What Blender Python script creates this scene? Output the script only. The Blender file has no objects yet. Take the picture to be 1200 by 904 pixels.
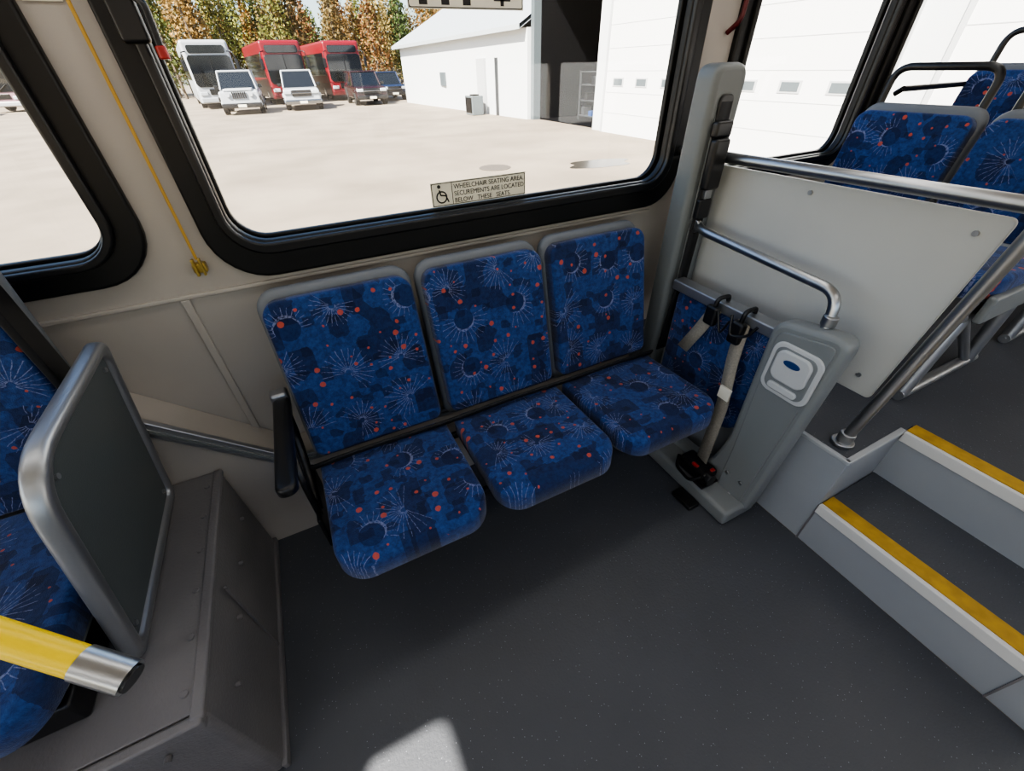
import bpy, math, random
import numpy as np
from mathutils import Vector, Matrix
random.seed(5); np.random.seed(5)
S=bpy.context.scene; COL=S.collection
try: S.view_settings.look='AgX - Medium High Contrast'
except Exception as e: print(e)
def lin(c):
    return tuple(((v/255)/12.92 if v/255<=.04045 else ((v/255+.055)/1.055)**2.4) for v in c)+(1,)
# ---------- materials
class NT:
    def __init__(s,name):
        s.m=bpy.data.materials.new(name); s.m.use_nodes=True; s.t=s.m.node_tree
        s.b=s.t.nodes['Principled BSDF']
    def n(s,ty,**k):
        x=s.t.nodes.new(ty)
        for a,v in k.items(): setattr(x,a,v)
        return x
    def l(s,a,b): s.t.links.new(a,b)
    def ma(s,op,a,b=None,c=None):
        x=s.n('ShaderNodeMath',operation=op)
        for i,v in enumerate((a,b,c)):
            if v is None: continue
            if isinstance(v,(int,float)): x.inputs[i].default_value=v
            else: s.l(v,x.inputs[i])
        return x.outputs[0]
    def mix(s,f,a,b):
        x=s.n('ShaderNodeMix',data_type='RGBA')
        if isinstance(f,(int,float)): x.inputs[0].default_value=f
        else: s.l(f,x.inputs[0])
        for i,v in ((6,a),(7,b)):
            if isinstance(v,tuple): x.inputs[i].default_value=v
            else: s.l(v,x.inputs[i])
        return x.outputs[2]
def mat(name,c,rough=.5,metal=0.,c2=None,ns=8.,bump=0.,bs=300.,emit=0.,spec=.5):
    k=NT(name); b=k.b
    b.inputs['Base Color'].default_value=lin(c); b.inputs['Roughness'].default_value=rough
    b.inputs['Metallic'].default_value=metal; b.inputs['Specular IOR Level'].default_value=spec
    tc=k.n('ShaderNodeTexCoord')
    if c2:
        no=k.n('ShaderNodeTexNoise'); no.inputs['Scale'].default_value=ns; no.inputs['Detail'].default_value=6
        k.l(tc.outputs['Object'],no.inputs['Vector'])
        r=k.n('ShaderNodeMapRange'); r.inputs[1].default_value=.3; r.inputs[2].default_value=.7
        k.l(no.outputs[0],r.inputs[0])
        k.l(k.mix(r.outputs[0],lin(c),lin(c2)),b.inputs['Base Color'])
    if bump:
        no=k.n('ShaderNodeTexNoise'); no.inputs['Scale'].default_value=bs
        k.l(tc.outputs['Object'],no.inputs['Vector'])
        bu=k.n('ShaderNodeBump'); bu.inputs['Strength'].default_value=bump; bu.inputs['Distance'].default_value=.002
        k.l(no.outputs[0],bu.inputs['Height']); k.l(bu.outputs[0],b.inputs['Normal'])
    if emit:
        b.inputs['Emission Color'].default_value=lin(c); b.inputs['Emission Strength'].default_value=emit
    return k.m
def fabric():
    k=NT('seat_fabric'); tc=k.n('ShaderNodeTexCoord'); oi=k.n('ShaderNodeObjectInfo')
    cb=k.n('ShaderNodeCombineXYZ'); k.l(k.ma('MULTIPLY',oi.outputs['Random'],7.3),cb.inputs[0]); k.l(k.ma('MULTIPLY',oi.outputs['Random'],3.1),cb.inputs[1])
    va=k.n('ShaderNodeVectorMath',operation='ADD'); k.l(tc.outputs['Object'],va.inputs[0]); k.l(cb.outputs[0],va.inputs[1])
    nz=k.n('ShaderNodeTexNoise'); nz.inputs['Scale'].default_value=60; nz.inputs['Detail'].default_value=2
    k.l(va.outputs[0],nz.inputs['Vector'])
    wob=k.n('ShaderNodeVectorMath',operation='SUBTRACT'); k.l(nz.outputs['Color'],wob.inputs[0]); wob.inputs[1].default_value=(.5,.5,.5)
    ws=k.n('ShaderNodeVectorMath',operation='SCALE'); k.l(wob.outputs[0],ws.inputs[0]); ws.inputs['Scale'].default_value=.006
    vw=k.n('ShaderNodeVectorMath',operation='ADD'); k.l(va.outputs[0],vw.inputs[0]); k.l(ws.outputs[0],vw.inputs[1]); V=vw.outputs[0]
    n1=k.n('ShaderNodeTexNoise'); n1.inputs['Scale'].default_value=70; n1.inputs['Detail'].default_value=6; n1.inputs['Roughness'].default_value=.7; k.l(va.outputs[0],n1.inputs['Vector'])
    r=k.n('ShaderNodeMapRange'); r.inputs[1].default_value=.34; r.inputs[2].default_value=.68; k.l(n1.outputs[0],r.inputs[0])
    col=k.mix(r.outputs[0],lin((32,48,92)),lin((46,76,132)))
    for sc_,th_,f_,sh in ((16,.72,.6,0.),(32,.82,.55,3.)):
        mp=k.n('ShaderNodeMapping'); mp.inputs['Location'].default_value=(sh,sh,0); mp.inputs['Scale'].default_value=(1.,1.25 if sh else .8,1); k.l(V,mp.inputs['Vector'])
        vb=k.n('ShaderNodeTexVoronoi',voronoi_dimensions='2D',distance='CHEBYCHEV'); vb.inputs['Scale'].default_value=sc_; vb.inputs['Randomness'].default_value=.6; k.l(mp.outputs[0],vb.inputs['Vector'])
        sp=k.n('ShaderNodeSeparateColor'); k.l(vb.outputs['Color'],sp.inputs[0])
        col=k.mix(k.ma('MULTIPLY',k.ma('GREATER_THAN',sp.outputs[0],th_),f_),col,lin((20,24,48)))
    vs=k.n('ShaderNodeTexVoronoi',voronoi_dimensions='2D'); vs.inputs['Scale'].default_value=6.3; vs.inputs['Randomness'].default_value=.55; k.l(V,vs.inputs['Vector'])
    d=k.n('ShaderNodeVectorMath',operation='SUBTRACT'); k.l(V,d.inputs[0]); k.l(vs.outputs['Position'],d.inputs[1])
    sx=k.n('ShaderNodeSeparateXYZ'); k.l(d.outputs[0],sx.inputs[0]); X,Y=sx.outputs[0],sx.outputs[1]
    ang=k.ma('ARCTAN2',Y,X); rad=k.ma('SQRT',k.ma('ADD',k.ma('MULTIPLY',X,X),k.ma('MULTIPLY',Y,Y)))
    sc=k.n('ShaderNodeSeparateColor'); k.l(vs.outputs['Color'],sc.inputs[0])
    ph=k.ma('MULTIPLY',sc.outputs[1],6.283)
    half=k.ma('COSINE',k.ma('SUBTRACT',ang,ph))
    dist=k.ma('DIVIDE',k.ma('MULTIPLY',rad,k.ma('ABSOLUTE',k.ma('SINE',k.ma('MULTIPLY',ang,12.)))),12.)
    ray=k.ma('LESS_THAN',dist,.0008)
    ray=k.ma('MULTIPLY',ray,k.ma('LESS_THAN',rad,k.ma('ADD',.060,k.ma('MULTIPLY',sc.outputs[2],.03))))
    big=k.ma('GREATER_THAN',sc.outputs[0],.45)
    ray=k.ma('MULTIPLY',ray,k.ma('GREATER_THAN',rad,k.ma('ADD',.008,k.ma('MULTIPLY',big,.028)))); ray=k.ma('MULTIPLY',ray,k.ma('GREATER_THAN',half,k.ma('SUBTRACT',k.ma('MULTIPLY',sc.outputs[0],.9),.8)))
    disc=k.ma('MULTIPLY',k.ma('LESS_THAN',rad,.034),k.ma('MULTIPLY',big,.6))
    col=k.mix(disc,col,lin((20,30,64)))
    arc=k.ma('LESS_THAN',k.ma('ABSOLUTE',k.ma('SUBTRACT',rad,.036)),k.ma('MULTIPLY',k.ma('MAXIMUM',k.ma('ADD',half,.2),0.),.0034))
    arc=k.ma('MULTIPLY',arc,big)
    mk_=k.ma('MAXIMUM',ray,arc)
    n2=k.n('ShaderNodeTexNoise'); n2.inputs['Scale'].default_value=150; k.l(va.outputs[0],n2.inputs['Vector'])
    r2=k.n('ShaderNodeMapRange'); r2.inputs[1].default_value=.34; r2.inputs[2].default_value=.56; k.l(n2.outputs[0],r2.inputs[0])
    mk_=k.ma('MULTIPLY',mk_,k.ma('MULTIPLY',r2.outputs[0],.62))
    col=k.mix(mk_,col,lin((138,144,178)))
    vd=k.n('ShaderNodeTexVoronoi',voronoi_dimensions='2D'); vd.inputs['Scale'].default_value=20; vd.inputs['Randomness'].default_value=.95; k.l(V,vd.inputs['Vector'])
    sd=k.n('ShaderNodeSeparateColor'); k.l(vd.outputs['Color'],sd.inputs[0])
    size=k.ma('ADD',.06,k.ma('MULTIPLY',k.ma('MULTIPLY',sd.outputs[1],sd.outputs[1]),.12))
    dm=k.ma('MULTIPLY',k.ma('LESS_THAN',vd.outputs['Distance'],size),k.ma('GREATER_THAN',sd.outputs[0],.60))
    col=k.mix(k.ma('MULTIPLY',dm,.85),col,lin((180,84,66)))
    k.l(col,k.b.inputs['Base Color']); k.b.inputs['Roughness'].default_value=.92
    k.b.inputs['Sheen Weight'].default_value=.15; k.b.inputs['Specular IOR Level'].default_value=.15
    n3=k.n('ShaderNodeTexNoise'); n3.inputs['Scale'].default_value=450; k.l(tc.outputs['Object'],n3.inputs['Vector'])
    bu=k.n('ShaderNodeBump'); bu.inputs['Strength'].default_value=.4; bu.inputs['Distance'].default_value=.003
    k.l(n3.outputs[0],bu.inputs['Height']); k.l(bu.outputs[0],k.b.inputs['Normal'])
    return k.m
def floormat():
    k=NT('speckled_vinyl'); tc=k.n('ShaderNodeTexCoord'); O=tc.outputs['Object']
    n1=k.n('ShaderNodeTexNoise'); n1.inputs['Scale'].default_value=3; n1.inputs['Detail'].default_value=8; k.l(O,n1.inputs['Vector'])
    col=k.mix(n1.outputs[0],lin((60,63,69)),lin((78,81,87)))
    v=k.n('ShaderNodeTexVoronoi'); v.inputs['Scale'].default_value=110; k.l(O,v.inputs['Vector'])
    s=k.n('ShaderNodeSeparateColor'); k.l(v.outputs['Color'],s.inputs[0])
    m=k.ma('MULTIPLY',k.ma('LESS_THAN',v.outputs['Distance'],.13),k.ma('GREATER_THAN',s.outputs[0],.74))
    col=k.mix(k.ma('MULTIPLY',m,.65),col,lin((155,160,172)))
    k.l(col,k.b.inputs['Base Color']); k.b.inputs['Roughness'].default_value=.5
    n3=k.n('ShaderNodeTexNoise'); n3.inputs['Scale'].default_value=150; k.l(O,n3.inputs['Vector'])
    bu=k.n('ShaderNodeBump'); bu.inputs['Strength'].default_value=.35; bu.inputs['Distance'].default_value=.003
    k.l(n3.outputs[0],bu.inputs['Height']); k.l(bu.outputs[0],k.b.inputs['Normal'])
    return k.m
def glassmat():
    k=NT('window_glass'); k.t.nodes.remove(k.b); out=k.t.nodes['Material Output']
    tr=k.n('ShaderNodeBsdfTransparent'); tr.inputs[0].default_value=(.96,.97,.97,1)
    gl=k.n('ShaderNodeBsdfGlossy'); gl.inputs['Roughness'].default_value=.02
    mx=k.n('ShaderNodeMixShader'); mx.inputs[0].default_value=.03
    k.l(tr.outputs[0],mx.inputs[1]); k.l(gl.outputs[0],mx.inputs[2]); k.l(mx.outputs[0],out.inputs[0]); return k.m
def leafmat():
    k=NT('autumn_leaves'); a=k.n('ShaderNodeVertexColor',layer_name='Col'); k.l(a.outputs[0],k.b.inputs['Base Color']); k.b.inputs['Roughness'].default_value=.8
    k.b.inputs['Specular IOR Level'].default_value=.1
    return k.m
FAB=fabric(); FLOOR=floormat(); GLASS=glassmat(); LEAF=leafmat()
WALL=mat('wall_panel',(168,162,154),.5,c2=(161,155,148),ns=3,bump=.08,bs=400)
GRAYP=mat('gray_plastic',(120,124,125),.42,bump=.12,bs=600)
GRAYT=mat('tower_gray_plastic',(106,110,110),.42,bump=.12,bs=600)
LGRAY=mat('light_gray_plastic',(166,169,171),.45)
SHELL=mat('seat_shell_gray',(104,108,113),.5,bump=.1,bs=500)
BLACK=mat('black_rubber',(12,12,13),.4,spec=.4)
BLACK2=mat('black_plastic',(18,18,20),.35)
STEEL=mat('brushed_steel',(172,173,174),.32,1.,bump=.05,bs=800)
ALU=mat('aluminium',(160,162,165),.4,.85)
PANELW=mat('white_panel',(184,185,182),.45,c2=(178,179,176),ns=4)
PANELD=mat('dark_panel',(78,84,86),.4,bump=.2,bs=300)
BOXM=mat('wheel_box_gray',(114,112,113),.5,c2=(100,98,100),ns=4,bump=.6,bs=140)
RISER=mat('step_riser_gray',(150,155,159),.5,c2=(142,147,152),ns=3)
YEL=mat('yellow_nosing',(190,150,44),.65,c2=(160,124,36),ns=25)
YELP=mat('yellow_plastic',(240,205,0),.35)
CORD=mat('yellow_cord',(186,148,62),.6)
WHITEE=mat('white_edge',(206,206,202),.5)
SIGN=mat('sign_face',(226,222,205),.5); INK=mat('sign_ink',(25,25,25),.6)
WEBB=mat('tan_webbing',(150,144,132),.8,c2=(130,124,114),ns=150)
BELT=mat('black_webbing',(16,16,18),.7)
RED=mat('red_plastic',(150,30,24),.4); REDD=mat('dark_red_tube',(86,22,26),.4); BLUE=mat('blue_badge',(30,60,110),.3)
BRASS=mat('brass',(190,165,90),.35,.9)
# ---------- helpers
WORLDG=set()
def att(o,p):
    if p is not None:
        o.parent=p
        if p.name in WORLDG: o.matrix_parent_inverse=Matrix.Translation(p.location).inverted()
    return o
def grp(name,loc,rz=0,world=False,scale=1):
    e=bpy.data.objects.new(name,None); COL.objects.link(e); e.location=loc; e.rotation_euler=(0,0,rz); e.scale=(scale,)*3
    e.empty_display_size=.1
    if world: WORLDG.add(e.name)
    return e
def mesh(name,v,f,m,p=None,smooth=False,M=None):
    me=bpy.data.meshes.new(name); me.from_pydata(v,[],f); me.update()
    if m: me.materials.append(m)
    if smooth:
        for q in me.polygons: q.use_smooth=True
    o=bpy.data.objects.new(name,me); COL.objects.link(o)
    if M is not None: o.matrix_basis=M
    return att(o,p)
def bev(o,w,n=3):
    if w:
        b=o.modifiers.new('Bevel','BEVEL'); b.width=w; b.segments=n; b.limit_method='ANGLE'
        for q in o.data.polygons: q.use_smooth=True
        o.modifiers.new('WN','WEIGHTED_NORMAL')
    return o
def box(name,x0,x1,y0,y1,z0,z1,m,p=None,b=0):
    c=Vector(((x0+x1)/2,(y0+y1)/2,(z0+z1)/2)); a,d,e=(x1-x0)/2,(y1-y0)/2,(z1-z0)/2
    v=[(sx*a,sy*d,sz*e) for sz in(-1,1) for sy in(-1,1) for sx in(-1,1)]
    f=[(0,2,3,1),(4,5,7,6),(0,1,5,4),(2,6,7,3),(0,4,6,2),(1,3,7,5)]
    return bev(mesh(name,v,f,m,p,M=Matrix.Translation(c)),b)
def prism(name,v8,m,p=None,b=0):
    f=[(0,2,3,1),(4,5,7,6),(0,1,5,4),(2,6,7,3),(0,4,6,2),(1,3,7,5)]
    return bev(mesh(name,v8,f,m,p),b)
def rrect(x0,y0,x1,y1,r,n=8):
    if not isinstance(r,(list,tuple)): r=(r,)*4   # bl, br, tr, tl
    pts=[]
    for (cx,cy,a0,rr) in ((x0+r[0],y0+r[0],180,r[0]),(x1-r[1],y0+r[1],270,r[1]),(x1-r[2],y1-r[2],0,r[2]),(x0+r[3],y1-r[3],90,r[3])):
        for i in range(n+1):
            a=math.radians(a0+90*i/n); pts.append((cx+rr*math.cos(a),cy+rr*math.sin(a)))
    return pts
MXZ=Matrix(((1,0,0,0),(0,0,-1,0),(0,1,0,0),(0,0,0,1)))
MYZ=Matrix(((0,0,1,0),(1,0,0,0),(0,1,0,0),(0,0,0,1)))
T=Matrix.Translation
def plate(name,loops,th,m,M,p=None,b=0):
    cu=bpy.data.curves.new(name,'CURVE'); cu.dimensions='2D'; cu.fill_mode='BOTH'; cu.extrude=max(th/2-b,.0001); cu.bevel_depth=b; cu.bevel_resolution=2; cu.offset=-b
    for L in loops:
        s=cu.splines.new('POLY'); s.points.add(len(L)-1); s.use_cyclic_u=True
        for i,q in enumerate(L): s.points[i].co=(q[0],q[1],0,1)
    t=bpy.data.objects.new('tmp',cu); COL.objects.link(t)
    me=bpy.data.meshes.new_from_object(t); bpy.data.objects.remove(t)
    me.name=name; me.materials.clear(); me.materials.append(m)
    o=bpy.data.objects.new(name,me); COL.objects.link(o); o.matrix_basis=M
    return att(o,p)
def pad(name,L,th,er,crown,m,M,p=None,deform=None):
    xs=[q[0] for q in L]; ys=[q[1] for q in L]; cx,cy=(min(xs)+max(xs))/2,(min(ys)+max(ys))/2; hw,hh=(max(xs)-min(xs))/2,(max(ys)-min(ys))/2
    rings=[(er*.5,0.),(0,er*.5),(0,th-er)]
    for i in range(1,6):
        a=math.pi/2*i/5; rings.append((er*(1-math.cos(a)),th-er+er*math.sin(a)))
    v=[];f=[];n=len(L)
    def ring(fx,fy,z):
        for q in L: v.append((cx+(q[0]-cx)*fx,cy+(q[1]-cy)*fy,z))
    for d,z in rings: ring(1-d/hw,1-d/hh,z)
    fx0,fy0=1-er/hw,1-er/hh; K=9
    for i in range(1,K):
        s=1-i/K; ring(fx0*s,fy0*s,th+crown*(1-s*s)**1.0)
    v.append((cx,cy,th+crown)); c=len(v)-1; R=len(rings)+K-1
    for r in range(R-1):
        for i in range(n):
            j=(i+1)%n; f.append((r*n+i,r*n+j,(r+1)*n+j,(r+1)*n+i))
    for i in range(n): f.append(((R-1)*n+i,(R-1)*n+(i+1)%n,c))
    f.append(tuple(range(n-1,-1,-1)))
    if deform: v=[deform(*q) for q in v]
    return mesh(name,v,f,m,p,True,M)
def fillet(P,r,n=7):
    P=[Vector(q) for q in P]; out=[P[0]]
    for i in range(1,len(P)-1):
        a,b,c=P[i-1],P[i],P[i+1]; u=(a-b); w=(c-b); rr=min(r,u.length*.49,w.length*.49)
        s=b+u.normalized()*rr; e=b+w.normalized()*rr
        for k in range(n+1):
            t=k/n; out.append(s*(1-t)**2+b*2*t*(1-t)+e*t*t)
    out.append(P[-1]); return out
def tube(name,P,r,m,p=None,fr=.05,cap=True):
    P=fillet(P,fr) if len(P)>2 else [Vector(q) for q in P]
    cu=bpy.data.curves.new(name,'CURVE'); cu.dimensions='3D'; cu.bevel_depth=r; cu.bevel_resolution=6; cu.use_fill_caps=cap
    s=cu.splines.new('POLY'); s.points.add(len(P)-1)
    for i,q in enumerate(P): s.points[i].co=(*q,1)
    t=bpy.data.objects.new('tmp',cu); COL.objects.link(t)
    me=bpy.data.meshes.new_from_object(t); bpy.data.objects.remove(t); me.materials.clear(); me.materials.append(m)
    for q in me.polygons: q.use_smooth=True
    o=bpy.data.objects.new(name,me); COL.objects.link(o); return att(o,p)
def ribbon(name,P,w,wd,m,p=None,th=.003,fr=.03):
    P=fillet(P,fr) if len(P)>2 else [Vector(q) for q in P]; wd=Vector(wd).normalized()*w/2; v=[];f=[]
    for q in P: v+= [tuple(q-wd),tuple(q+wd)]
    for i in range(len(P)-1): f.append((2*i,2*i+1,2*i+3,2*i+2))
    o=mesh(name,v,f,m,p,True); s=o.modifiers.new('S','SOLIDIFY'); s.thickness=th; s.offset=0; return o
def cyl(name,c,r,h,m,p=None,axis='z',n=24,b=0,r2=None):
    r2=r if r2 is None else r2; v=[];f=[]
    for z,rr in((-h/2,r),(h/2,r2)):
        for i in range(n):
            a=2*math.pi*i/n; q=(rr*math.cos(a),rr*math.sin(a),z)
            if axis=='x': q=(q[2],q[0],q[1])
            if axis=='y': q=(q[0],-q[2],q[1])
            v.append(q)
    for i in range(n): j=(i+1)%n; f.append((i,j,n+j,n+i))
    f.append(tuple(range(n-1,-1,-1))); f.append(tuple(range(n,2*n)))
    return bev(mesh(name,v,f,m,p,M=T(Vector(c))),b)
def text(name,s,size,m,M,p=None,ext=.0006,align='LEFT'):
    cu=bpy.data.curves.new(name,'FONT'); cu.body=s; cu.size=size; cu.extrude=ext; cu.align_x=align
    t=bpy.data.objects.new('tmp',cu); COL.objects.link(t)
    me=bpy.data.meshes.new_from_object(t); bpy.data.objects.remove(t); me.materials.clear(); me.materials.append(m)
    o=bpy.data.objects.new(name,me); COL.objects.link(o); o.matrix_basis=M; return att(o,p)
def shaped(P,r,n=8):
    out=[]; m=len(P)
    for i in range(m):
        a,b,c=Vector(P[i-1]),Vector(P[i]),Vector(P[(i+1)%m]); u=(a-b).normalized()*r[i]; w=(c-b).normalized()*r[i]
        for k in range(n+1):
            t=k/n; q=(b+u)*(1-t)**2+b*2*t*(1-t)+(b+w)*t*t; out.append((q.x,q.y))
    return out

WY=1.35
# ---------- room shell
W1=(-.172,1.08,1.318,1.86); WL=(-1.9,1.10,-.433,1.86); W2=(1.625,1.08,2.44,1.86); W3=(2.60,1.08,4.2,1.86)
def hole(w,o): return rrect(w[0]-o[0],w[1]-o[1],w[2]+o[2],w[3]+.06,.13)
OFF=(.058,.085,.075)
WINS=((W1,OFF),(WL,(.06,.06,.062)),(W2,(.05,.06,.05)),(W3,(.05,.06,.05)))
plate('wall_back',[[( -4,-.05),(5.6,-.05),(5.6,2.15),(-4,2.15)]]+[hole(w,of) for w,of in WINS],.05,WALL,T((0,WY+.025,0))@MXZ)
for i,(w,of) in enumerate(WINS):
    g=grp('window_%d'%(i+1),((w[0]+w[2])/2,WY,(w[1]+w[3])/2),world=True)
    a=rrect(w[0]-of[0]-.015,w[1]-of[1]-.015,w[2]+of[2]+.015,w[3]+.075,.14)
    inn=rrect(w[0]+.0,w[1]+.0,w[2],w[3],.085)
    plate('frame_outer',[a,inn],.03,BLACK,T((0,WY-.006,0))@MXZ,g,.007)
    plate('frame_step',[rrect(w[0]-of[0]*.45,w[1]-of[1]*.4,w[2]+of[2]*.45,w[3]+.03,.11),rrect(w[0]-.004,w[1]-.004,w[2]+.004,w[3],.085)],.022,BLACK2,T((0,WY-.026,0))@MXZ,g,.006)
    plate('gasket',[rrect(w[0]-.02,w[1]-.02,w[2]+.02,w[3]+.02,.1),rrect(w[0]+.006,w[1]+.006,w[2]-.006,w[3]-.006,.08)],.02,BLACK,T((0,WY+.03,0))@MXZ,g,.004)
    box('glass',w[0]-.01,w[2]+.01,WY+.028,WY+.032,w[1]-.01,w[3]+.01,GLASS,g)
    if i==0:
        box('latch_body',-.215,-.165,1.30,1.325,1.50,1.60,BLACK2,g,.008); tube('latch_lever',[(-.175,1.305,1.58),(-.150,1.29,1.56),(-.152,1.285,1.49)],.007,BLACK2,g,.01); cyl('latch_knob',(-.152,1.285,1.485),.010,.022,RED,g,'z',14,.003)
box('trim_1',-.75,1.30,WY-.010,WY+.002,.955,.967,WALL,None,.003)
box('trim_2',-.365,-.343,WY-.010,WY+.002,.46,.955,WALL,None,.004)
LP=[(-.76,0),(-.76,.80),(-.68,.80),(-.566,.685),(-.30,.415),(-.24,.38),(1.2,.38),(1.2,0)]
plate('wall_back_lower',[LP],.125,WALL,T((0,WY-.0645,0))@MXZ)
cap=[(-.69,.82),(-.565,.705),(-.295,.435),(-.235,.397),(1.2,.397),(1.2,.365),(-.245,.362),(-.315,.395),(-.585,.662),(-.69,.770)]
plate('trim_3',[cap],.02,ALU,T((0,WY-.137,0))@MXZ,None,.003)
cap2=[(-.69,.795),(-.575,.690),(-.305,.422),(-.24,.385),(1.2,.385),(1.2,.378),(-.242,.378),(-.31,.413),(-.582,.682),(-.69,.785)]
plate('trim_4',[cap2],.008,GRAYT,T((0,WY-.148,0))@MXZ,None,.001)
box('floor',-4,1.34,-1.05,WY,-.06,0,FLOOR)
box('wall_front_side',-4,5.6,-1.13,-1.07,-.05,1.0,WALL)
box('wall_front_header',-4,5.6,-1.13,-1.07,1.45,2.15,WALL)  # unseen header brought down low to keep sun off the step riser
for i,x in enumerate((-4,-2.6,-.9,.7,2.3,3.9,5.5)): box('wall_pillar',x,x+.1,-1.13,-1.07,1.0,1.45,WALL)
box('wall_rear',5.6,5.66,-1.13,WY+.05,-.05,2.15,WALL)
box('wall_dash',-4.06,-4,-1.13,WY+.05,-.05,.8,WALL)
CEIL=mat('ceiling_white',(212,212,209),.6)
plate('ceiling',[[(-4.1,-1.13),(5.66,-1.13),(5.66,WY+.05),(-4.1,WY+.05)],rrect(-2.24,-1.0,-1.985,-.68,.04)],.04,CEIL,T((0,0,2.14)))  # opening added in the unseen ceiling to throw the sun patch on the floor
FILL=mat('fill_glow',(252,250,246),.5,emit=4.4)
for y in (-.62,.92):  # unseen glowing strips added below the ceiling to brighten the interior
    g=grp('ceiling_fill_light',(0.8,y,2.1),world=True)
    box('housing',-1.8,3.4,y-.11,y+.11,2.085,2.12,CEIL,g,.01); box('fill_strip',-1.75,3.35,y-.09,y+.09,2.07,2.085,FILL,g)
# raised deck and steps
DK=.42
g=grp('raised_deck',(2.5,.6,.2),world=True)
box('deck_side',1.34,1.66,.31,WY,0,DK-.006,RISER,g,.004)
box('deck_main',1.655,5.6,-1.06,WY,0,DK-.006,RISER,g,.004)
box('deck_floor_a',1.352,1.66,.325,WY,DK-.006,DK,FLOOR,g); box('deck_floor_b',1.70,5.6,-1.06,WY,DK-.006,DK,FLOOR,g); box('deck_floor_c',1.66,1.70,.31,WY,DK-.006,DK,FLOOR,g)
box('edge_a',1.337,1.353,.308,WY,DK-.012,DK+.002,LGRAY,g,.003); box('edge_b',1.34,1.66,.306,.325,DK-.012,DK+.002,LGRAY,g,.003)
box('nosing_edge_b',1.645,1.660,-1.06,.306,DK-.04,DK+.001,WHITEE,g,.003); box('nosing_yellow_b',1.660,1.716,-1.06,.306,DK-.006,DK+.003,YEL,g)
g=grp('step',(1.5,-.3,.1),world=True)
box('riser',1.34,1.655,-1.06,.308,0,.199,RISER,g,.003)
box('tread',1.40,1.655,-1.06,.306,.199,.205,FLOOR,g)
box('nosing_edge',1.333,1.35,-1.06,.308,.165,.207,WHITEE,g,.003); box('nosing_yellow',1.35,1.408,-1.06,.306,.199,.209,YEL,g)
box('riser_seam_1',1.336,1.342,.306,.311,0,.199,BOXM,g); box('riser_seam_2',1.336,1.342,-.26,-.255,0,.165,BOXM,g)
# ---------- wheel box left
g=grp('wheel_well_box',(-1.6,.92,.2),world=True)
BY=1.22
prism('housing',[(-3,.485,.0),(-.455,.485,.0),(-3,BY,0),(-.455,BY,0),(-3,.50,.43),(-.470,.50,.43),(-3,BY,.43),(-.470,BY,.43)],BOXM,g,.018)
box('rear_filler',-3,-.765,BY,WY,0,.43,BOXM,g)
box('top_flange',-3,-.485,.515,BY,.428,.436,BOXM,g,.003); box('bottom_trim',-.462,-.447,.485,BY,0,.03,BOXM,g,.004)
box('side_joint',-.458,-.452,.80,.806,.03,.40,BOXM,g); box('top_lip',-.492,-.466,.50,BY,.425,.441,BOXM,g,.006); box('front_lip',-3,-.47,.488,.512,.405,.438,BOXM,g,.006)
for i in range(6): cyl('rivet_%d'%i,(-.505,.56+i*.12,.437),.008,.006,BOXM,g,'z',12,.002)
for i in range(8): cyl('rivet_f%d'%i,(-.56-i*.1,.487,.36),.007,.012,BOXM,g,'y',12)
for i in range(4): cyl('rivet_s%d'%i,(-.458,.6+i*.17,.3),.006,.012,BOXM,g,'x',12)
# ---------- seats
def seatshape(g,w=.425,backh=.50,rec=14,depth=.42,back_y=.045,bw=None,shell_ext=.028,tilt=3):
    bw=bw or w-.01
    def dfm(x,y,z): 
        k=max(0,-y-depth*.78); return (x,y,z-1.8*k*k-(.006*math.cos(x/(w/2)*1.2) if z>.05 else 0))
    Mc=T((0,0,-.07))@Matrix.Rotation(math.radians(-tilt),4,'X')
    pad('cushion',rrect(-w/2,-depth,w/2,0,(.08,.08,.035,.035),10),.078,.018,.003,FAB,Mc,g,dfm)
    pad('cushion_shell',rrect(-w/2+.012,-depth+.015,w/2-.012,-.005,(.08,.08,.04,.04),8),.03,.012,0,SHELL,T((0,0,-.092))@Matrix.Rotation(math.radians(-tilt),4,'X'),g)
    a=math.radians(rec); s,c=math.sin(a),math.cos(a)
    Mb=Matrix(((1,0,0,0),(0,s,-c,back_y),(0,c,s,0.005),(0,0,0,1)))
    def dfb(x,y,z): return (x,y,z+(.014*(abs(x)/(bw/2))**2 if z>.03 else 0)*1.0)
    pad('back_pad',rrect(-bw/2,0,bw/2,backh,(.03,.03,.045,.045),10),.046,.012,.003,FAB,Mb,g,dfb)
    pad('back_shell',rrect(-bw/2-.014,-.03,bw/2+.014,backh+shell_ext,(.04,.04,.06,.06),10),.04,.018,0,SHELL,Mb@T((0,0,-.034)),g)
for x in (.035,.490,.945):
    seatshape(grp('bus_seat',(x,1.085,.455)),depth=.435)
g=grp('seat_support_frame',(.48,1.1,.3),world=True)
tube('rear_rail',[(-.19,1.10,.345),(1.15,1.10,.345)],.014,BLACK2,g); tube('front_rail',[(-.16,.82,.335),(1.12,.82,.335)],.014,BLACK2,g)
for i,x in enumerate((-.15,.26,.72,1.12)):
    tube('bracket_%d'%i,[(x,.80,.335),(x,1.12,.345),(x,1.20,.25)],.012,BLACK2,g)
ribbon('strap_across',[(-.20,1.045,.474),(-.05,1.040,.486),(.26,1.045,.474),(.49,1.040,.488),(.72,1.045,.476),(.95,1.040,.488),(1.165,1.045,.476)],.026,(0,-.5,1),BELT,g,.008,.1)
for i,x in enumerate((-.10,1.05)): tube('leg_%d'%i,[(x,1.08,.345),(x,1.17,.0)],.018,BLACK2,g)
g=grp('armrest',(-.23,1.0,.66),world=True)
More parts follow.
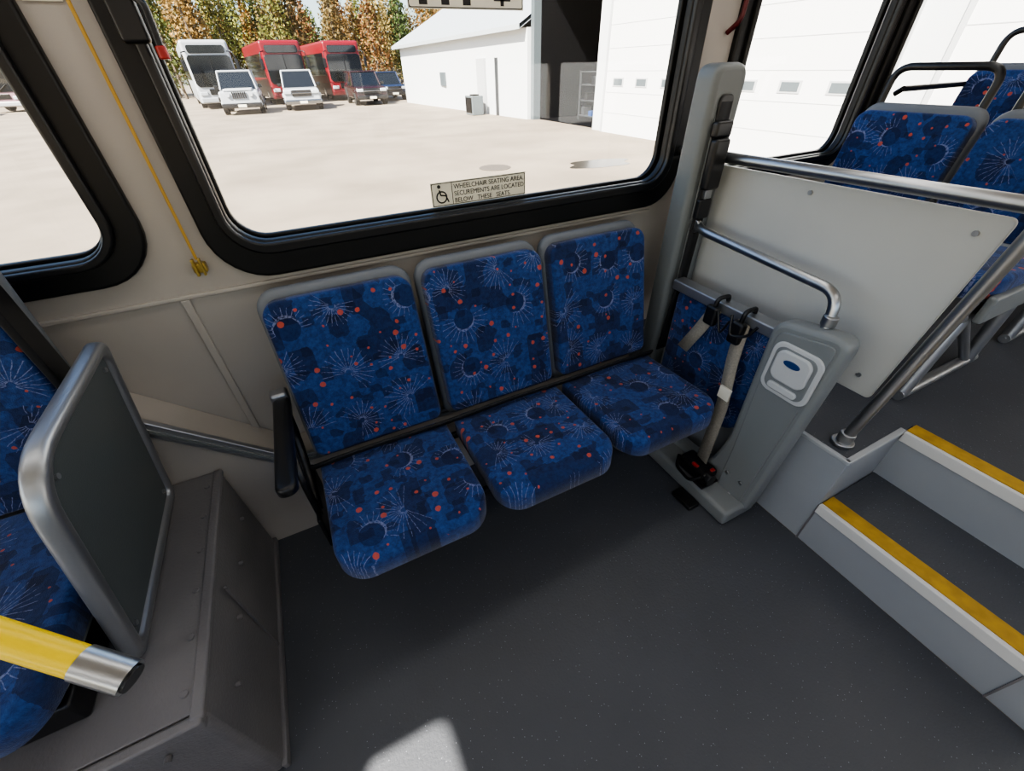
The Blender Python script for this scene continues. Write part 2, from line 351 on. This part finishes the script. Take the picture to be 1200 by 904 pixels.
pad('pad',rrect(-.024,-.42,.024,0,.022,6),.03,.010,.003,BLACK2,T((-.218,1.20,.63))@Matrix.Rotation(math.radians(-3),4,'X'),g)
tube('support',[(-.215,1.17,.63),(-.220,1.18,.52),(-.222,1.10,.40),(-.222,1.0,.33)],.013,BLACK2,g); box('pivot_cap',-.245,-.195,1.185,1.23,.625,.675,ALU,g,.01)
tube('arm_strut',[(-.222,1.10,.63),(-.222,.98,.50),(-.222,.98,.33)],.010,BLACK2,g)
box('side_plate',-.228,-.214,.93,1.19,.22,.36,BLACK2,g,.006)
# ---------- left seats + divider
g=grp('bus_seat',(-.865,1.10,.60)); seatshape(g,w=.45,backh=.66,rec=7,depth=.56,bw=.50)
box('pedestal',-.2,.2,-.5,.05,-.163,-.09,BLACK2,g,.01); box('side_edge',.266,.282,-.0,.07,.03,.70,BLACK2,g,.005)
g=grp('bus_seat',(-1.40,1.10,.60)); seatshape(g,w=.45,backh=.66,rec=7,depth=.56,bw=.46); box('pedestal',-.2,.2,-.5,.05,-.163,-.09,BLACK2,g,.01)
g=grp('divider_panel',(-.57,.94,.7),world=True)
lean=math.atan2(.085,.50)
ML=T((-.605,.67,.441))@Matrix.Rotation(lean,4,'Y')@MYZ
plate('frame',[shaped([(0,0),(.51,0),(.525,.53),(.05,.53)],(.03,.03,.04,.12)),shaped([(.035,.03),(.485,.03),(.497,.50),(.083,.50)],(.02,.02,.03,.09))],.036,ALU,ML,g,.012)
plate('infill',[shaped([(.02,.015),(.495,.015),(.51,.515),(.065,.515)],(.02,.02,.03,.1))],.012,PANELD,ML,g,.002)
for i,(a,b) in enumerate(((.06,.06),(.46,.06),(.47,.47),(.12,.46))):
    c=ML@Vector((a,b,.008)); cyl('screw_%d'%i,c,.006,.006,ALU,g,'x',10)
# yellow rail
g=grp('yellow_grab_rail',(-.5,.45,1.1),world=True)
E=Vector((-.298,.315,.957)); D=Vector((-.09,.067,.049)).normalized()
tube('tube',[E+D*.04,E+D*.42,E+D*.42+Vector((-.02,.01,.90))],.0155,YELP,g,.09)
tube('end_sleeve',[E,E+D*.05],.0168,STEEL,g); tube('end_ring',[E-D*.003,E+D*.002],.0133,BLACK2,g)
# ---------- partition panel & rail
g=grp('partition_panel',(1.42,.8,.9),world=True)
plate('panel',[shaped([(.385,.60),(1.33,.60),(1.33,1.145),(.335,1.155)],(.015,.02,.02,.02))],.012,PANELW,T((1.425,0,0))@MYZ,g,.003)
for i,(y,z) in enumerate(((.44,.66),(.39,1.11),(1.15,1.12),(.80,1.12),(.70,.66))): cyl('screw_%d'%i,(1.417,y,z),.007,.006,ALU,g,'x',12)
tube('top_rail',[(1.40,1.34,1.172),(1.40,.10,1.192),(1.40,.04,1.12),(1.40,.04,.95)],.018,STEEL,g,.03)
tube('post',[(1.40,.295,1.185),(1.405,.375,.42)],.0165,STEEL,g)
cyl('flange',(1.405,.375,.428),.034,.014,STEEL,g,'z',24,.004); cyl('collar',(1.405,.373,.45),.023,.04,STEEL,g,'z',24,.004)
# ---------- belt tower
g=grp('seatbelt_tower',(1.35,1.18,.8),world=True)
plate('tower',[shaped([(1.265,0.02),(1.41,.02),(1.425,1.44),(1.28,1.44)],(.02,.02,.05,.045))],.09,GRAYT,T((0,1.18,0))@MXZ,g,.02)
plate('channel',[rrect(1.315,.60,1.385,1.33,.03)],.006,GRAYP,T((0,1.134,0))@MXZ,g,.002)
plate('slot',[rrect(1.315,1.27,1.375,1.36,.02)],.01,BLACK2,T((0,1.131,0))@MXZ,g,.004)
ribbon('belt',[(1.345,1.128,1.34),(1.335,1.118,1.15),(1.33,1.115,.95),(1.315,1.11,.7),(1.290,1.11,.42)],.05,(1,0,0),BELT,g,.004)
box('retractor_cover',1.302,1.372,1.09,1.125,1.08,1.24,BLACK2,g,.012); box('tongue',1.305,1.365,1.10,1.125,.98,1.05,BLACK2,g,.008); box('tongue_steel',1.32,1.352,1.10,1.118,1.05,1.085,STEEL,g,.003)
box('belt_guide',1.30,1.375,1.10,1.13,1.24,1.29,BLACK2,g,.01)
# ---------- fold up seat (wheelchair position)
g=grp('folding_seat',(1.28,.85,.4),world=True)
pad('cushion',rrect(.655,.25,1.09,.72,(.09,.05,.03,.03),8),.05,.02,.012,FAB,T((1.333,0,0))@Matrix(((0,0,-1,0),(1,0,0,0),(0,1,0,0),(0,0,0,1))),g)
box('top_bar',1.27,1.328,.64,1.11,.715,.755,ALU,g,.006); box('end_plate',1.29,1.328,.60,.66,.5,.755,ALU,g,.006)
L=shaped([(.465,.02),(1.02,.0),(1.02,.085),(.68,.10),(.635,.30),(.645,.81),(.425,.845)],(.05,.03,.03,.09,.05,.05,.055))
plate('leg_shell',[L],.07,GRAYP,T((1.255,0,0))@MYZ,g,.016)
plate('leg_face',[shaped([(.495,.05),(.60,.05),(.60,.28),(.618,.785),(.448,.815)],(.02,.03,.05,.03,.03))],.008,GRAYP,T((1.219,0,0))@MYZ,g,.003)
box('foot_rail',1.12,1.30,.47,1.02,0,.075,GRAYP,g,.018)
LATCH=mat('latch_silver_plastic',(186,188,188),.4)
plate('latch_plate',[rrect(.452,.585,.610,.765,.035)],.010,LATCH,T((1.214,0,0))@MYZ,g,.004)
plate('latch_recess',[rrect(.466,.598,.597,.752,.028)],.008,GRAYP,T((1.2115,0,0))@MYZ,g,.002)
plate('latch_handle',[rrect(.476,.64,.588,.746,.028)],.016,LATCH,T((1.207,0,0))@MYZ,g,.006)
plate('latch_pull',[rrect(.484,.604,.580,.628,.011)],.014,LATCH,T((1.207,0,0))@MYZ,g,.004)
plate('badge',[[(.532+.026*math.cos(a*.3),.712+.011*math.sin(a*.3)) for a in range(21)]],.005,BLUE,T((1.1985,0,0))@MYZ,g,.001)
tube('arm_tube',[(1.345,1.12,.955),(1.30,1.06,.955),(1.285,.54,.925),(1.27,.525,.82)],.015,STEEL,g,.07)
cyl('arm_socket',(1.27,.525,.85),.02,.03,STEEL,g,'z',20,.003); cyl('arm_flange',(1.325,1.115,.955),.024,.02,STEEL,g,'x',20,.003)
box('floor_bracket',1.06,1.118,.58,.68,0,.02,BLACK2,g,.006)
for i,(y,z) in enumerate(((.58,.16),(.52,.16),(.54,.07))): cyl('bolt_%d'%i,(1.214,y,z),.008,.008,STEEL,g,'x',12,.002)
g=grp('securement_strap',(1.22,.75,.45),world=True)
ribbon('strap',[(1.262,.76,.73),(1.24,.74,.60),(1.215,.70,.42),(1.185,.68,.15)],.050,(0,1,.15),WEBB,g,.004)
box('hook_body',1.232,1.262,.74,.79,.65,.735,BLACK2,g,.010); tube('hook',[(1.25,.765,.72),(1.25,.76,.775),(1.30,.76,.775),(1.30,.76,.758)],.008,BLACK2,g,.02)
box('label',1.206,1.214,.682,.728,.45,.50,SIGN,g)
box('ratchet',1.135,1.212,.61,.75,.077,.145,BLACK2,g,.016); cyl('ratchet_knob',(1.16,.61,.12),.026,.03,BLACK2,g,'y',20,.004); box('release_tab',1.14,1.155,.66,.69,.135,.150,RED,g,.005); box('release_tab_b',1.175,1.195,.615,.63,.14,.150,RED,g,.004)
tube('ratchet_handle',[(1.125,.62,.14),(1.10,.65,.10),(1.11,.73,.10),(1.15,.76,.12)],.007,BLACK2,g,.02)
box('ratchet_plate',1.125,1.215,.60,.66,.0765,.09,BLACK2,g,.004)
g=grp('securement_strap',(1.25,.9,.65),world=True)
ribbon('strap',[(1.262,.88,.73),(1.25,.91,.64),(1.24,.96,.52)],.050,(0,1,.15),WEBB,g,.004)
box('hook_body',1.232,1.262,.855,.905,.67,.745,BLACK2,g,.010); tube('hook',[(1.25,.88,.73),(1.25,.875,.775),(1.30,.87,.775),(1.30,.87,.758)],.008,BLACK2,g,.02)
tube('cord',[(1.245,.86,.74),(1.235,.82,.66),(1.24,.80,.72)],.004,BLACK2,g,.02); tube('cord_b',[(1.245,.80,.745),(1.225,.775,.68),(1.235,.72,.70),(1.245,.70,.745)],.005,BLACK2,g,.02)
# ---------- rear seats
for X in (2.32,3.15):
    for j,y in enumerate((1.06,.60)):
        up=.12 if X>3 else 0
        g=grp('bus_seat',(X,y,.87+up),-math.pi/2); seatshape(g,w=.43,backh=.38,rec=10,depth=.46,shell_ext=.035)
        tube('handle',[(-.18,.13,.34),(-.18,.15,.535),(.18,.15,.535),(.18,.13,.34)],.014,BLACK2,g,.06)
        box('back_trim',-.215,.215,.0,.05,-.07,.02,LGRAY,g,.02)
        tube('cross_bar',[(-.21,-.2,-.12),(.21,-.2,-.12)],.018,ALU,g)
        if j==1:
            zf=-.428-up
            tube('leg_front',[(.18,-.42,-.12),(.18,-.50,zf)],.022,ALU,g); tube('leg_rear',[(.18,-.02,-.12),(.18,-.02,zf)],.022,ALU,g)
            tube('foot',[(.18,-.52,zf),(.18,.03,zf)],.02,ALU,g); tube('brace',[(.18,-.40,-.14),(.18,-.06,zf+.02)],.016,ALU,g); tube('seat_rail',[(.18,-.45,-.12),(.18,.03,-.12)],.02,ALU,g)
            box('side_shell',.206,.232,-.45,.05,-.125,-.03,GRAYP,g,.010)
g=grp('window_guard_rail',(3.4,1.27,1.28),world=True); tube('bar',[(2.66,1.275,1.32),(4.3,1.275,1.32)],.012,BLACK2,g)
for x in(2.66,4.3): tube('end',[(x,1.275,1.32),(x,1.30,1.30)],.012,BLACK2,g)
g=grp('emergency_handle',(1.53,1.3,1.6),world=True); tube('handle',[(1.52,1.345,1.52),(1.52,1.30,1.55),(1.545,1.30,1.80),(1.545,1.345,1.83)],.008,REDD,g,.02)
# ---------- signs, cord
def sign(x0,z0,x1,z1,lines):
    g=grp('wheelchair_sign',((x0+x1)/2,WY+.02,(z0+z1)/2),world=True)
    yy=WY+.0245
    box('plate',x0,x1,yy,yy+.0022,z0,z1,SIGN,g)
    plate('border',[rrect(x0+.002,z0+.002,x1-.002,z1-.002,.004),rrect(x0+.004,z0+.004,x1-.004,z1-.004,.004)],.0008,INK,T((0,yy-.0004,0))@MXZ,g)
    h=(z1-z0)
    n=len(lines)
    if n:
        box('divider',x0+.07,x0+.072,yy-.0008,yy,z0+.003,z1-.003,INK,g)
        for i,t in enumerate(lines):
            text('line_%d'%i,t,.0205,INK,T((x0+.077,yy-.0005,z1-.008-(i+.75)*h/(n+.45)))@MXZ@Matrix.Diagonal((.93,1,1,1)),g)
        cx,cz=x0+.034,z0+.028
        plate('icon_wheel',[[(cx+.019*math.cos(a*.3),cz+.019*math.sin(a*.3)) for a in range(21)],[(cx+.0145*math.cos(a*.3),cz+.0145*math.sin(a*.3)) for a in range(21)]],.0008,INK,T((0,yy-.0005,0))@MXZ,g)
        tube('icon_body',[(cx-.006,yy-.001,z1-.022),(cx-.003,yy-.001,cz+.006),(cx+.014,yy-.001,cz+.004),(cx+.022,yy-.001,cz-.016)],.0022,INK,g,.002)
        cyl('icon_head',(cx-.007,yy-.001,z1-.012),.0055,.002,INK,g,'y',16)
    else:
        for k,x in enumerate((.03,.09,.15)): box('pictogram_%d'%k,x0+x,x0+x+.022,yy-.001,yy,z0+.008,z0+.05,INK,g)
        box('cross_a',x0+.24,x0+.29,yy-.001,yy,z0+.018,z0+.026,INK,g); box('cross_b',x0+.26,x0+.27,yy-.001,yy,z0+.008,z0+.055,INK,g)
sign(.395,1.088,.735,1.160,('WHEELCHAIR SEATING AREA.','SECUREMENTS ARE LOCATED','BELOW   THESE   SEATS.'))
sign(.40,1.568,.73,1.635,())
g=grp('stop_request_cord',(-.275,1.33,1.5),world=True)
tube('cord',[(-.268,1.335,2.1),(-.28,1.335,1.06)],.0035,CORD,g); box('bracket',-.297,-.265,1.325,1.35,1.025,1.05,BRASS,g,.004); box('clip',-.292,-.285,1.315,1.33,1.02,1.065,BRASS,g,.002); box('clip_b',-.276,-.27,1.315,1.33,1.02,1.065,BRASS,g,.002)
g=grp('notice_sticker',(-.315,1.348,1.6),world=True); box('face',-.345,-.285,1.346,1.349,1.565,1.64,SIGN,g); tube('mark',[(-.335,1.345,1.58),(-.31,1.345,1.62),(-.295,1.345,1.58)],.002,RED,g,.002)
# ---------- exterior
GZ=-.40
ASPH=mat('asphalt_lot',(140,128,112),.9,c2=(116,105,91),ns=.6)
mesh('ground_lot',[(-90,-60,GZ),(90,-60,GZ),(90,120,GZ),(-90,120,GZ)],[(0,1,2,3)],ASPH)
WB=mat('white_siding',(196,199,201),.6); WR=mat('white_roof',(160,166,170),.4); DARKI=mat('dark_interior',(10,10,12),.8,spec=.1); GL=mat('dark_glass',(16,20,26),.08); DOORM=mat('garage_door_white',(212,213,214),.5)
SEAM=mat('door_seam_gray',(170,172,174),.5); PGL=mat('pale_glass',(84,92,96),.2); DGR=mat('mid_gray_metal',(44,46,49),.5)
g=grp('garage_building',(16,3,3),world=True)
def dy(name,x0,x1,y0,y1,z0,z1,m): return box(name,x0,x1,y0,y1,z0,z1,m,g)
BA,BB=13.75,18.1
dy('facade',10,10.25,-16,BA,GZ,7,WB); dy('header',10,10.25,BA,BB,4.2,7,WB); dy('corner_post',9.95,10.25,BB-.25,BB,GZ,7,PGL); dy('side',10.25,24,BB-.15,BB,GZ,7,WB)
dy('bay_back',19,19.2,BA-.4,BB-.15,GZ,4.4,DARKI); dy('bay_side',10.25,19,BA-.3,BA-.15,GZ,4.4,DARKI); dy('bay_roof',10.25,19,BA-.3,BB-.15,4.2,4.4,DARKI); dy('bay_side_b',10.25,19,BB-.3,BB-.16,GZ,4.2,DARKI); dy('roof',9.8,24,-16,BB+.1,7,7.2,WR)
dy('bay_slab',10.25,19,BA-.15,BB-.3,GZ,GZ+.02,DARKI)
for k,(a,b) in enumerate(((9.7,13.1),(5.1,8.6),(.8,4.3),(-3.5,0),(-7.8,-4.3))):
    dy('door_%d'%k,9.93,10.0,a,b,GZ,4.1,DOORM)
    for q in range(1,8): dy('door_seam',9.925,9.932,a,b,GZ+q*.54,GZ+q*.54+.012,SEAM)
    for q in range(3):
        yc=a+.5+q*1.05; dy('door_light',9.915,9.93,yc-.05,yc+.45,.84,1.06,SEAM); dy('door_glass',9.91,9.916,yc,yc+.40,.87,1.03,PGL)
    for yy in(a-.08,b): dy('door_jamb',9.9,10.0,yy,yy+.08,GZ,4.15,SEAM)
g=grp('storage_shelf',(11.6,15.4,.4),world=True)
for z in(0,.5,1.0,1.4): box('shelf',11.3,11.8,14.6,16.6,GZ+z+.15,GZ+z+.18,DGR,g)
for y in(14.6,16.55): box('upright',11.3,11.35,y,y+.05,GZ+.02,1.2,DGR,g)
for i in range(14): 
    y=14.7+random.random()*1.6; z=random.choice((0,.5,1.0)); box('bin_%d'%i,11.35,11.7,y,y+.2,GZ+z+.18,GZ+z+.18+.15+random.random()*.15,random.choice((DARKI,DGR,DGR,BLUE,BLACK2)),g)
g=grp('low_building',(13.5,25,1.5),world=True)
prism('walls',[(9.8,BB+.02,GZ),(18,BB+.02,GZ),(8.7,33,GZ),(18,33,GZ),(9.8,BB+.02,2.55),(18,BB+.02,2.55),(8.7,33,2.4),(18,33,2.4)],WB,g)
y0=BB+.02
mesh('roof',[(9.45,y0,2.5),(8.3,33.4,2.35),(13.6,33.4,5.0),(13.9,y0,5.0),(18.4,33.4,2.35),(18.4,y0,2.5),(9.45,y0,2.65),(8.3,33.4,2.5),(13.6,33.4,5.15),(13.9,y0,5.15)],[(6,9,8,7),(0,6,7,1),(3,5,4,2),(1,7,8,2),(0,1,2,3),(2,8,4),(1,2,4)],WR,g)
for k,(y,z0,z1,w,m) in enumerate(((20.5,GZ,1.7,.12,DGR),(21.6,GZ,1.7,.9,SEAM),(26.2,.6,1.2,.7,PGL))):
    x=9.8-(y-18)/15*1.1; box('opening_%d'%k,x-.1,x+.05,y,y+w,z0,z1,m,g)
g=grp('condenser_unit',(8.9,21.6,0),world=True); box('casing',8.6,9.15,21.2,22.1,GZ,.35,PGL,g,.03); box('grille',8.58,8.6,21.3,22.0,GZ+.1,.28,DARKI,g); cyl('fan',(8.9,21.65,.37),.22,.04,DARKI,g)
PUD=mat('puddle_water',(56,52,46),.25); mesh('puddle',[(6.55+r_*.85*math.cos(a_),8.6+r_*.5*math.sin(a_),GZ+.005) for a_,r_ in ((i_*.1309,.92+.1*math.sin(i_*.26*2)+.06*math.sin(i_*.26*3+1)) for i_ in range(48))],[tuple(range(48))],PUD)
cyl('drain_cover',(4.3,9.5,GZ+.005),.36,.01,mat('drain_iron',(84,76,66),.6),None,'z',30)
# vehicles (front faces local -y)
TIRE=mat('tire',(16,16,17),.8); HEAD=mat('headlight',(170,175,180),.1); CHR=mat('chrome',(140,142,145),.15,1.)
def wheels(g,W,ys,r,w=.25):
    i=0
    for y in ys:
        for s in(-1,1):
            cyl('wheel_%d'%i,(s*(W/2-w/2+.02),y,r),r,w,TIRE,g,'x',24,.03); cyl('hub_%d'%i,(s*(W/2+.025),y,r),r*.55,.03,CHR,g,'x',16); i+=1
def coach(loc,rz,c,c2):
    g=grp('coach_bus',loc,rz); B=mat('bus_paint',c,.3); B2=mat('bus_paint_lower',c2,.3); L_=11
    box('body',-1.27,1.27,0,L_,.35,3.45,B,g,.18); box('skirt',-1.28,1.28,.05,L_-.1,.32,1.1,B2,g,.08)
    plate('windshield',[rrect(-1.17,1.15,1.17,2.72,.22)],.08,GL,T((0,-.01,0))@MXZ,g,.02); plate('destination_glass',[rrect(-1.0,2.80,1.0,3.2,.12)],.08,GL,T((0,-.01,0))@MXZ,g,.02)
    box('center_pillar',-.02,.02,-.07,0,1.15,2.7,BLACK2,g)
    for s in(-1,1):
        box('side_glass',s*1.275-.02,s*1.275+.02,.6,L_-.5,1.5,2.8,GL,g,.02)
        box('headlight',s*.95-.22,s*.95+.22,-.06,.05,.72,.92,HEAD,g,.04); tube('mirror_arm',[(s*1.1,.0,2.9),(s*1.35,-.35,2.85),(s*1.42,-.4,2.5)],.03,BLACK2,g,.1); box('mirror',s*1.42-.1,s*1.42+.1,-.45,-.36,1.95,2.5,BLACK2,g,.04)
        tube('wiper',[(s*.2,-.08,1.22),(s*.75,-.08,1.55)],.02,BLACK2,g)
    box('grille',-.6,.6,-.05,.03,.75,1.05,BLACK2,g,.03); box('bumper',-1.22,1.22,-.1,.1,.35,.62,B2,g,.06); wheels(g,2.5,(2.3,8.2),.5,.3)
coach((-2.15,37.0,GZ),.12,(160,164,168),(150,154,158)); coach((2.1,38,GZ),.10,(106,14,26),(78,10,18)); coach((6.1,39,GZ),.10,(110,16,28),(78,10,18)); coach((-15.8,46,GZ),-.2,(150,118,126),(160,160,164))
def car(name,loc,rz,c,L_,W,H,kind):
    g=grp(name,loc,rz); B=mat(name+'_paint',c,.25); hb=H*.58; hood=L_*.27
    prism('lower_body',[(-W/2,0,.34),(W/2,0,.34),(-W/2,L_,.34),(W/2,L_,.34),(-W/2+.05,.06,hb-.06),(W/2-.05,.06,hb-.06),(-W/2+.03,L_-.05,hb),(W/2-.03,L_-.05,hb)],B,g,.10)
    ce=L_*.62 if kind=='pickup' else (L_-.1 if kind in('jeep','suv') else L_*.85); sl=.15 if kind=='jeep' else .6; ts=.13
    y0=hood+.1
    prism('cabin_glass',[(-W/2+.08,y0,hb-.05),(W/2-.08,y0,hb-.05),(-W/2+.08,ce,hb-.05),(W/2-.08,ce,hb-.05),(-W/2+ts+.08,y0+sl,H-.06),(W/2-ts-.08,y0+sl,H-.06),(-W/2+ts+.08,ce-.15,H-.06),(W/2-ts-.08,ce-.15,H-.06)],GL,g,.03)
    box('roof',-W/2+ts+.04,W/2-ts-.04,y0+sl-.04,ce-.12,H-.09,H,B,g,.04)
    for s in(-1,1):
        tube('a_pillar',[(s*(W/2-.10),y0,hb-.03),(s*(W/2-ts-.08),y0+sl,H-.06)],.045,B,g); tube('b_pillar',[(s*(W/2-.09),(y0+ce)/2+.2,hb-.03),(s*(W/2-ts-.07),(y0+ce)/2+.2,H-.06)],.05,B,g)
        if kind=='jeep': cyl('headlight',(s*.55,-.03,.93),.12,.06,HEAD,g,'y',18)
        else: box('headlight',s*(W/2-.26)-.20,s*(W/2-.26)+.20,-.04,.05,hb-.30,hb-.14,HEAD,g,.03)
        box('mirror',s*(W/2+.08)-.1,s*(W/2+.08)+.1,y0+.15,y0+.25,hb+.02,hb+.18,BLACK2,g,.03)
        box('fender',s*(W/2-.10)-.14,s*(W/2-.10)+.14,.05 if kind=='jeep' else .25,1.25,.62,.84,BLACK2 if kind=='jeep' else B,g,.06)
    if kind=='jeep':
        for i in range(7): box('grille_slot_%d'%i,-.33+i*.1,-.27+i*.1,-.03,.03,.74,1.04,BLACK2,g)
        box('hood',-.7,.7,.05,hood+.2,hb-.1,hb+.04,B,g,.06); box('spare_roof_rack',-.6,.6,1.6,3.8,H,H+.05,BLACK2,g,.02)
    else: box('grille',-.52,.52,-.04,.04,hb-.42,hb-.12,BLACK2,g,.03); box('grille_bar',-.5,.5,-.06,-.03,hb-.29,hb-.24,CHR,g,.01)
    box('bumper',-W/2+.03,W/2-.03,-.14,.08,.32,.54,BLACK2 if kind!='pickup' else CHR,g,.05); box('plate',-.2,.2,-.155,-.13,.36,.48,SIGN,g)
    if kind=='pickup': box('bed',-W/2+.12,W/2-.12,ce+.1,L_-.12,hb-.02,hb+.02,BLACK2,g)
    wheels(g,W,(L_*.18,L_*.80),.40)
car('off_road_vehicle',(-1.0,30.5,GZ),-.04,(160,164,168),4.3,2.0,1.95,'jeep'); car('pickup_truck',(2.15,31,GZ),-.06,(160,164,168),5.5,2.0,1.9,'pickup')
car('suv',(6.3,32,GZ),.0,(34,12,16),4.6,1.95,1.75,'suv'); car('car',(8.6,35.5,GZ),.0,(18,32,60),4.6,1.85,1.65,'suv')
car('suv',(-17,40,GZ),.2,(90,92,98),4.6,1.9,1.6,'suv')
# trees
V=[];C=[]
pal=[(88,94,46),(106,104,52),(138,106,58),(132,106,62),(118,84,52),(72,84,44),(132,116,68),(102,88,56),(62,76,42),(76,88,48),(84,92,50),(96,98,50)]
def leaf(cx,cy,cz,s,c):
    n=len(cx); a=np.random.randn(n,3); a/=np.linalg.norm(a,axis=1)[:,None]; b=np.cross(a,np.random.randn(n,3)); b/=np.linalg.norm(b,axis=1)[:,None]
    P=np.stack([cx,cy,cz],1); s=s[:,None]; V.append(np.stack([P+a*s,P-a*s*.5+b*s*.8,P-a*s*.5-b*s*.8],1).reshape(-1,3)); C.append(np.repeat(c,3,axis=0))
tv=[];tf=[]
for i in range(150):
    x=-48+i*.54+random.uniform(-.4,.4); y=random.uniform(53,68); h=random.uniform(6.8,11.5)+(1.2 if x<0 else 0)
    base=np.array(lin(random.choice(pal)))[:3]; n=1300
    u=np.random.randn(n,3); u/=np.linalg.norm(u,axis=1)[:,None]; rr=np.random.rand(n)**.4
    w=random.uniform(1.1,2.0); zz=u[:,2]*rr*h*.48+h*.52; taper=np.clip(1.25-zz/h*.9,.15,1)
    c=np.clip(base*(.35+np.random.rand(n,1)*1.2),.005,1); leaf(x+u[:,0]*rr*w*taper,y+u[:,1]*rr*w*taper,GZ+zz,.07+.13*np.random.rand(n),np.c_[c,np.ones(n)])
    k=len(tv)
    for z,r in((GZ,.14),(GZ+h*.85,.04)):
        for q in range(5): tv.append((x+r*math.cos(q*1.257),y+r*math.sin(q*1.257),z))
    for q in range(5): tf.append((k+q,k+(q+1)%5,k+5+(q+1)%5,k+5+q))
V=np.concatenate(V); C=np.concatenate(C)
g=grp('autumn_trees',(-8,58,4),world=True)
o=mesh('foliage',V.tolist(),[(3*i,3*i+1,3*i+2) for i in range(len(V)//3)],LEAF,g)
ca=o.data.color_attributes.new('Col','FLOAT_COLOR','POINT'); ca.data.foreach_set('color',C.astype(np.float32).ravel())
mesh('trunks',tv,tf,mat('bark',(96,84,70),.9),g)
# ---------- light
w=bpy.data.worlds.new('World'); S.world=w; w.use_nodes=True; nt=w.node_tree; bg=nt.nodes['Background']
sky=nt.nodes.new('ShaderNodeTexSky'); sky.sky_type='NISHITA'; sky.sun_disc=False; sky.sun_elevation=math.radians(42); sky.sun_rotation=math.radians(240); sky.altitude=50; sky.dust_density=1.5
nt.links.new(sky.outputs[0],bg.inputs[0]); bg.inputs[1].default_value=.45
sl=bpy.data.lights.new('sun','SUN'); sl.energy=32; sl.angle=math.radians(.6); sl.color=(1,.93,.82); so=bpy.data.objects.new('sun',sl); COL.objects.link(so)
so.rotation_euler=Vector((.63,.35,-.69)).to_track_quat('-Z','Y').to_euler(); so.location=(-8,-5,12)
# ---------- camera
th,yaw,r=math.radians(38.1),math.radians(25.7),math.radians(1.65)
F=Vector((math.sin(yaw)*math.cos(th),math.cos(yaw)*math.cos(th),-math.sin(th))); R0=Vector((math.cos(yaw),-math.sin(yaw),0)); U0=R0.cross(F)
R=R0*math.cos(r)-U0*math.sin(r); U=R0*math.sin(r)+U0*math.cos(r)
cd=bpy.data.cameras.new('camera'); cd.sensor_width=36; cd.lens=14.4; cd.clip_start=.02; cd.clip_end=500
co=bpy.data.objects.new('camera',cd); COL.objects.link(co)
M=Matrix((R,U,-F)).transposed().to_4x4(); M.translation=Vector((0,0,1.45)); co.matrix_world=M; S.camera=co
